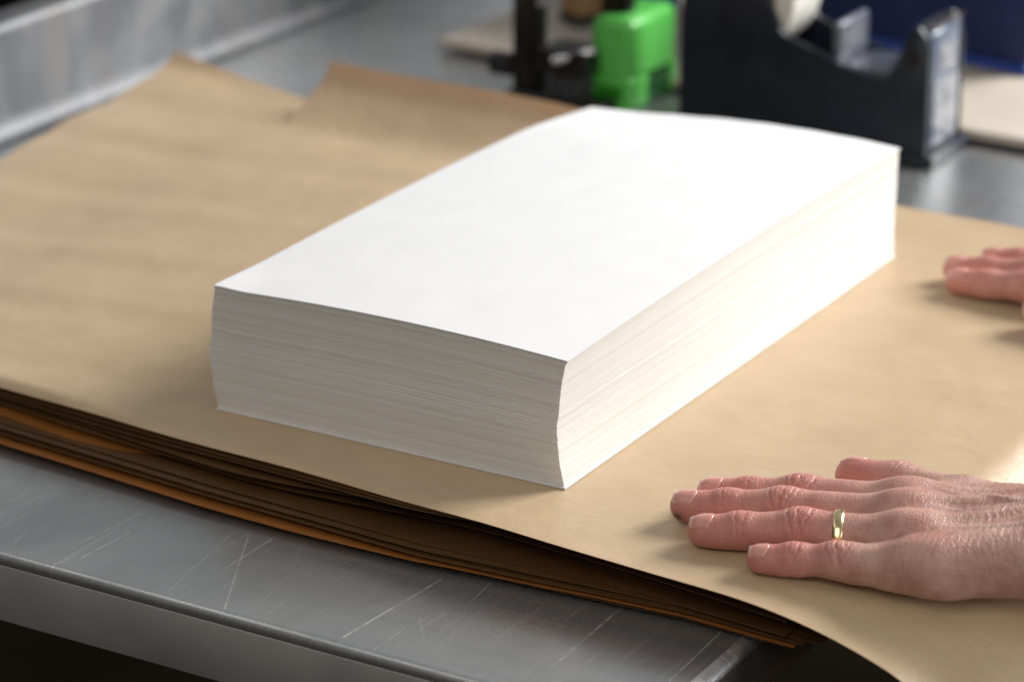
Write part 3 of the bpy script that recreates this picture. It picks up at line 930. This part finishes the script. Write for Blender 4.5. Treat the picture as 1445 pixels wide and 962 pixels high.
thumb_near = [(64.5, 47.5, 9.2, 7.8), (84, 44.5, 9.6, 8.5), (113, 32.5, 10.5, 9.4), (148, 16, 13.0, 12.5)]
arm_near = [(158, -1, 16, 11, 14), (180, 0, 18.5, 11, 15), (200, 1, 30, 12, 17), (245, 3, 68, 13, 20), (290, 6, 108, 15, 23)]
HA = math.radians(12.0)
M1 = hand_matrix(0.0533, -0.0066, 0.0004, HA)
H1 = 0.6
hand1, D1, org1 = build_hand("left hand with a gold ring pressed flat on brown kraft near the front", M1, thumb_near, H1, arm_near, False, True)
# gold ring on the ring finger
rp = FING['ring']; a, b = np.array(rp[2][:3]), np.array(rp[3][:3])
rc = a + (b - a) * 0.345; ax = (b - a) / np.linalg.norm(b - a)
ax = np.array([ax[0] * math.cos(.16) - ax[1] * math.sin(.16), ax[0] * math.sin(.16) + ax[1] * math.cos(.16), ax[2]])
upv = np.array([0, 0, 1.0]); upv = upv - ax * (upv @ ax); upv /= np.linalg.norm(upv); lat = np.cross(ax, upv)
nr, prof = 72, [(-2.15, 0.05), (-1.95, 0.6), (-1.3, 0.9), (0, 1.0), (1.3, .9), (1.95, .6), (2.15, .05), (1.2, -.5), (-1.2, -.5)]
RR = []
for k in range(nr):
    th = 2 * math.pi * k / nr
    d = math.cos(th) * upv + math.sin(th) * lat
    lo, hi = 2.0, 16.0
    for _ in range(24):
        mid = (lo + hi) / 2
        if sample(D1, H1, org1, (rc + d * mid)[None])[0] < 0: lo = mid
        else: hi = mid
    RR.append(min(lo, 9.6))
RR = np.array(RR)
for _ in range(10):
    RR = np.maximum(RR, (np.roll(RR, 2) + np.roll(RR, 1) + RR + np.roll(RR, -1) + np.roll(RR, -2)) / 5)
RR = (np.roll(RR, 2) + np.roll(RR, 1) + RR + np.roll(RR, -1) + np.roll(RR, -2)) / 5
V = []
for k in range(nr):
    th = 2 * math.pi * k / nr
    d = math.cos(th) * upv + math.sin(th) * lat
    rr = RR[k]
    ham = 0.03 * math.sin(k * 2 * math.pi / 4.5)
    for (s, e) in prof:
        V.append(rc + ax * s + d * (rr + e + ham * (1 if e > .6 else 0)))
V = np.array(V); kp = len(prof)
V[:, 2] = np.maximum(V[:, 2], 0.3)
Fq = [(k * kp + j, k * kp + (j + 1) % kp, ((k + 1) % nr) * kp + (j + 1) % kp, ((k + 1) % nr) * kp + j) for k in range(nr) for j in range(kp)]
rg = link("gold_ring", mesh_np("gold_ring", V * .001, Fq), simple("gold", (0.86, 0.70, 0.40), 0.22, 1.0, 0.08, 900), hand1, True)

thumb_far = [(62.5, 50, 9.6, 7.8), (83, 51.0, 10.6, 8.8), (113, 42, 12.5, 10.2), (148, 20, 14.5, 13)]
M2 = hand_matrix(0.0359, 0.3243, 0.0004, math.radians(4.0))
build_hand("right hand whose fingertips rest on the kraft at the far right", M2, thumb_far, 1.0, arm_near, True, False)

# ------------------------------------------------------------------ behind: board, bin, stamps, dispenser
BT = BZ + 0.0085
bm = bmesh.new(); add_box(bm, 0, 0.62, 0, 0.36, 0.003, 0.0085, 0.0015)
for fx_ in (0.03, 0.59):
    for fy_ in (0.03, 0.33):
        add_cyl(bm, (fx_, fy_, 0.0002), (fx_, fy_, 0.0032), 0.008, n=16)
o = bm_obj("cutting_board", bm, simple("pale_board", (0.54, 0.48, 0.40), 0.55, var=0.06, nscale=20))
o.location = (-0.452, 0.640, BZ); o.rotation_euler = (0, 0, math.radians(-2.5))
tag(o, "pale beige board lying flat on the steel bench behind the stamps", "board")

# blue plastic bin, rear
blue = simple("blue_plastic", (0.012, 0.022, 0.105), 0.42, var=0.15, nscale=20)
bb = empty("plastic_bin", (-0.085, 0.752, BT + .0003), "dark blue plastic bin standing on the pale board at the back", "bin", math.radians(171))
def taper_box(x0, x1, y0, y1, z0, z1, tp, wall=0.003):
    b = bmesh.new()
    def rect(dx, z): return [b.verts.new(c) for c in ((x0 - dx, y0 - dx, z), (x1 + dx, y0 - dx, z), (x1 + dx, y1 + dx, z), (x0 - dx, y1 + dx, z))]
    A, Bq, Cq, Dq = rect(0, z0), rect(tp, z1), rect(tp - wall, z1), rect(-wall, z0 + wall)
    b.faces.new(A[::-1]); b.faces.new(Dq)
    for P_, Q_ in ((A, Bq), (Bq, Cq), (Cq, Dq)):
        for i in range(4): b.faces.new((P_[i], P_[(i + 1) % 4], Q_[(i + 1) % 4], Q_[i]))
    bmesh.ops.bevel(b, geom=[e for e in b.edges], offset=0.0012, segments=2, affect='EDGES')
    return b
shade_auto(bm_obj("bin_body", taper_box(0, 0.36, -0.24, 0, 0.006, 0.14, 0.006), blue, bb))
bm = bmesh.new(); add_box(bm, -0.003, 0.363, -0.243, 0.003, 0.0, 0.0060, 0.002)
bm_obj("foot_rim", bm, simple("blue_rim", (0.03, 0.07, 0.36), 0.35), bb)
bm = bmesh.new(); add_box(bm, -0.014, 0.374, -0.254, 0.014, 0.1402, 0.148, 0.003)
bmesh.ops.delete(bm, geom=[f for f in bm.faces if abs(f.normal.z) > .9 and f.calc_area() > .01], context='FACES')
o = bm_obj("top_rim", bm, blue, bb)

# small wooden block stamp
wb = empty("wooden_stamp", (-0.386, 0.735, BT + .0003), "small brown wooden block stamp on the board between black and green stamps", "stamp", math.radians(-30))
bm = bmesh.new(); add_box(bm, -0.011, 0.011, -0.02, 0.02, 0.006, 0.062, 0.002)
wood = NT("brown_wood"); v_ = wood.coord(scale=(40, 40, 6)); nn_ = wood.noise(v_, 1.0, 4, .6, 1.0)
wood.set(Base_Color=wood.mix(wood.mapr(nn_, .3, .7, 0, 1), (0.30, 0.16, 0.06), (0.42, 0.25, 0.11)), Roughness=.5)
bm_obj("block", bm, wood.m, wb)
bm = bmesh.new(); add_box(bm, -0.012, 0.012, -0.021, 0.021, 0.0, 0.0058, 0.001)
bm_obj("rubber_pad", bm, simple("dark_rubber", (0.03, 0.028, 0.03), 0.7), wb)

# tape dispenser
navy = simple("navy_enamel", (0.009, 0.015, 0.026), 0.34, var=0.25, nscale=40)
td = empty("tape_dispenser", (-0.19, 0.598, BZ + 0.0003), "heavy dark navy desk tape dispenser standing behind the white paper stack", "tape dispenser")
def TD(o): o.location = Vector(o.location) - td.location; o.parent = td; return o
side = [(-0.2350, -0.0165), (-0.0745, -0.0165), (-0.0755, 0.0455), (-0.0775, 0.0530), (-0.0815, 0.0580), (-0.0860, 0.0580), (-0.0895, 0.0530),
        (-0.0925, 0.0430), (-0.0955, 0.0335), (-0.0990, 0.0270), (-0.1040, 0.0235), (-0.1110, 0.0248), (-0.1400, 0.0335), (-0.1660, 0.0410),
        (-0.1720, 0.0460), (-0.1762, 0.0550), (-0.1790, 0.0660), (-0.1830, 0.0780), (-0.1900, 0.0870), (-0.2005, 0.0910), (-0.2130, 0.0880), (-0.2240, 0.0800), (-0.2320, 0.0660), (-0.2350, 0.0500)]
for (y0, y1) in ((0.5640, 0.5695), (0.6125, 0.6180)):
    bm = bmesh.new(); add_prism_y(bm, side, y0, y1, 0.0012)
    TD(shade_auto(bm_obj("side_plate", bm, navy), 40))
bm = bmesh.new()
add_box(bm, -0.234, -0.0905, 0.5698, 0.6122, -0.0165, 0.0150, 0.001)
add_box(bm, -0.1330, -0.0975, 0.5698, 0.6122, 0.0152, 0.0285, 0.0025)
add_box(bm, -0.1390, -0.1335, 0.5698, 0.6122, 0.0152, 0.0530, 0.0025)
TD(shade_auto(bm_obj("core", bm, simple("grey_enamel", (0.09, 0.10, 0.13), 0.28, var=.2)), 40))
bm = bmesh.new(); add_box(bm, -0.0900, -0.0752, 0.5698, 0.6122, -0.0165, 0.0555, 0.004)
fp = TD(shade_auto(bm_obj("front_post", bm, simple("navy_enamel_sheen", (0.10, 0.13, 0.19), 0.22, var=.3)), 40))  # navy front face, its sheen painted in as a lighter enamel
bm = bmesh.new(); add_box(bm, -0.236, -0.069, 0.5615, 0.6205, -0.0237, -0.0167, 0.002)
TD(shade_auto(bm_obj("base_plate", bm, navy), 40))
lab = NT("worn_label"); v_ = lab.coord(); nn_ = lab.noise(v_, 110, 4, .65, .6); n2_ = lab.noise(v_, 45, 2, .5)
lab.set(Base_Color=lab.mix(lab.mapr(nn_, .47, .56, 0, 1), (0.15, 0.17, 0.215), (0.37, 0.37, 0.39)), Roughness=.3)
bm = bmesh.new(); add_box(bm, -0.0751, -0.0745, 0.5735, 0.6090, -0.0145, 0.0240, 0.0002)
TD(bm_obj("label", bm, lab.m))
bm = bmesh.new(); add_box(bm, -0.0751, -0.0745, 0.5810, 0.6020, 0.0300, 0.0450, 0.0002)
TD(bm_obj("badge", bm, lab.m))
bm = bmesh.new(); add_cyl(bm, (-0.0850, 0.5625, 0.0400), (-0.0850, 0.5639, 0.0400), 0.0045, n=20)
TD(bm_obj("screw_head", bm, simple("black_screw", (0.004, 0.004, 0.005), 0.4)))
bm = bmesh.new()
n_t = 17
for k in range(n_t):
    y0 = 0.5706 + k * 0.0024
    vs = [bm.verts.new(c) for c in ((-0.088, y0, 0.0560), (-0.088, y0 + .0024, 0.0560), (-0.076, y0 + .0024, 0.0577), (-0.0735, y0 + .0012, 0.0587), (-0.076, y0, 0.0577))]
    bm.faces.new(vs)
bl = TD(bm_obj("cutter_blade", bm, simple("blade_steel", (0.75, 0.75, 0.76), 0.25, 1.0)))
md = bl.modifiers.new("thickness", 'SOLIDIFY'); md.thickness = 0.0006
# roll of tape in it
tr_ = empty("tape_roll", (-0.2035, 0.591, 0.0620), "roll of white packing tape sitting in the dark tape dispenser", "tape roll")
bm = bmesh.new()
def tube(bm, r0, r1, y0, y1, n=72):
    rings = []
    for (r, y) in ((r0, y0), (r1 - .0008, y0), (r1, y0 + .0008), (r1, y1 - .0008), (r1 - .0008, y1), (r0, y1)):
        rings.append([bm.verts.new((r * math.cos(2 * math.pi * k / n), y, r * math.sin(2 * math.pi * k / n))) for k in range(n)])
    for i in range(len(rings)):
        A, Bq = rings[i], rings[(i + 1) % len(rings)]
        for k in range(n): bm.faces.new((A[k], A[(k + 1) % n], Bq[(k + 1) % n], Bq[k]))
tube(bm, 0.0272, 0.0390, -0.0195, 0.0195)
shade_auto(bm_obj("tape", bm, simple("white_tape", (0.74, 0.72, 0.66), 0.35, var=.04), tr_))
bm = bmesh.new(); tube(bm, 0.0245, 0.0270, -0.0200, 0.0200)
shade_auto(bm_obj("cardboard_core", bm, simple("core_board", (0.33, 0.22, 0.12), 0.8), tr_))
bm = bmesh.new(); tube(bm, 0.008, 0.0243, -0.0213, 0.0213)
TDh = shade_auto(bm_obj("hub", bm, navy)); TDh.location = (-0.2035, 0.591, 0.0620); TD(TDh)

# green self-inking stamp
gs = empty("self_inking_stamp", (-0.2883, 0.606, BZ + .0003), "bright green self-inking stamp with rounded top behind the white paper", "stamp")
green = simple("green_plastic", (0.13, 0.62, 0.11), 0.28, var=0.05, nscale=30, Coat_Weight=0.2)
hx, hy = 0.0150, 0.0315
bm = bmesh.new(); add_box(bm, -hx, hx, -hy, hy, 0.0165, 0.0580, 0.0074, 6)
shade_auto(bm_obj("cap", bm, green, gs), 60)
bm = bmesh.new(); add_box(bm, -hx + .0003, hx - .0003, -hy + .0002, -hy + .0245, 0.0, 0.0215, 0.0022, 3)
shade_auto(bm_obj("front_skirt", bm, green, gs), 60)
bm = bmesh.new(); add_box(bm, -hx + .0003, hx - .0003, hy - .0085, hy - .0002, 0.0, 0.0215, 0.0022, 3)
shade_auto(bm_obj("rear_skirt", bm, green, gs), 60)
bm = bmesh.new(); add_box(bm, -hx + .001, hx - .0010, -hy + .0246, hy - .0087, 0.001, 0.0163, 0.001)
bm_obj("ink_body", bm, simple("black_plastic", (0.018, 0.10, 0.03), 0.3), gs)
bm = bmesh.new(); add_box(bm, -hx + .006, hx - .006, -hy - .0004, -hy + .0004, 0.006, 0.016, 0.0003)
bm_obj("finger_grip", bm, simple("dark_green_plastic", (0.03, 0.26, 0.02), 0.35), gs)

# black metal date stamp
blk = simple("black_enamel", (0.012, 0.011, 0.011), 0.25, var=.3)
blk2 = simple("black_rubber", (0.016, 0.015, 0.017), 0.5, var=.3)
chrome = simple("chrome", (0.80, 0.80, 0.84), 0.15, 1.0, .05)
ds = empty("date_stamp", (-0.318, 0.570, BZ + .0003), "black metal date stamp with side posts and a knob, left of the green stamp", "stamp")
def DS(o): o.location = Vector(o.location) - ds.location; o.parent = ds; return o
for x0, y0 in ((-0.3480, 0.5600), (-0.3010, 0.587)):
    bm = bmesh.new(); add_box(bm, x0 - .001, x0 + .0115, y0, y0 + 0.016, BZ + .0093, 0.070, 0.0015); add_box(bm, x0 + .0113, x0 + .0170, y0 + .003, y0 + 0.013, BZ + .0093, 0.068, 0.001)
    DS(bm_obj("post", bm, blk))
bm = bmesh.new(); add_box(bm, -0.352, -0.283, 0.556, 0.608, BZ + .0003, BZ + .0090, 0.002); DS(bm_obj("foot_frame", bm, blk))
bm = bmesh.new(); add_box(bm, -0.350, -0.284, 0.560, 0.602, 0.0702, 0.082, 0.004); DS(bm_obj("crosshead", bm, blk))
bm = bmesh.new(); add_box(bm, -0.3300, -0.2950, 0.5560, 0.5840, -0.0010, 0.0150, 0.002); DS(shade_auto(bm_obj("ink_head", bm, blk)))
bm = bmesh.new(); add_cyl(bm, (-0.3170, 0.5535, 0.0085), (-0.2940, 0.5660, 0.0160), 0.0028, n=16, bev=.0008); DS(shade_auto(bm_obj("release_bar", bm, chrome)))
bm = bmesh.new(); add_box(bm, -0.3310, -0.3160, 0.5840, 0.6020, 0.0080, 0.0100, 0.0005); DS(bm_obj("catch_plate", bm, simple("dull_zinc", (0.45, 0.46, 0.44), 0.4, .8)))
for k in range(5):
    bm = bmesh.new()
    x = -0.3210 + k * 0.0047
    n = 18
    vs0, vs1 = [], []
    for j in range(n * 2):
        r = 0.0102 if j % 2 else 0.0090
        a_ = math.pi * j / n
        vs0.append(bm.verts.new((x, 0.5640 + r * math.cos(a_), -0.0090 + r * math.sin(a_)))); vs1.append(bm.verts.new((x + .0036, 0.5640 + r * math.cos(a_), -0.0090 + r * math.sin(a_))))
    bm.faces.new(vs0); bm.faces.new(vs1[::-1])
    for j in range(n * 2): bm.faces.new((vs0[j], vs0[(j + 1) % (2 * n)], vs1[(j + 1) % (2 * n)], vs1[j]))
    DS(bm_obj("date_wheel", bm, simple("wheel_rubber", (0.05, 0.05, 0.055), 0.4) if k == 0 else bpy.data.materials["wheel_rubber"]))
bm = bmesh.new(); add_cyl(bm, (-0.3675, 0.5680, -0.0020), (-0.3530, 0.5680, -0.0020), 0.0075, n=24, bev=.0015); add_cyl(bm, (-0.3530, 0.5680, -0.0020), (-0.3481, 0.5680, -0.0020), 0.0035, n=16)
DS(shade_auto(bm_obj("knob", bm, blk2)))
bm = bmesh.new(); add_cyl(bm, (-0.3300, 0.5600, 0.0425), (-0.3010, 0.5600, 0.0555), 0.0035, n=18, bev=.0008); DS(shade_auto(bm_obj("chrome_rod", bm, chrome)))
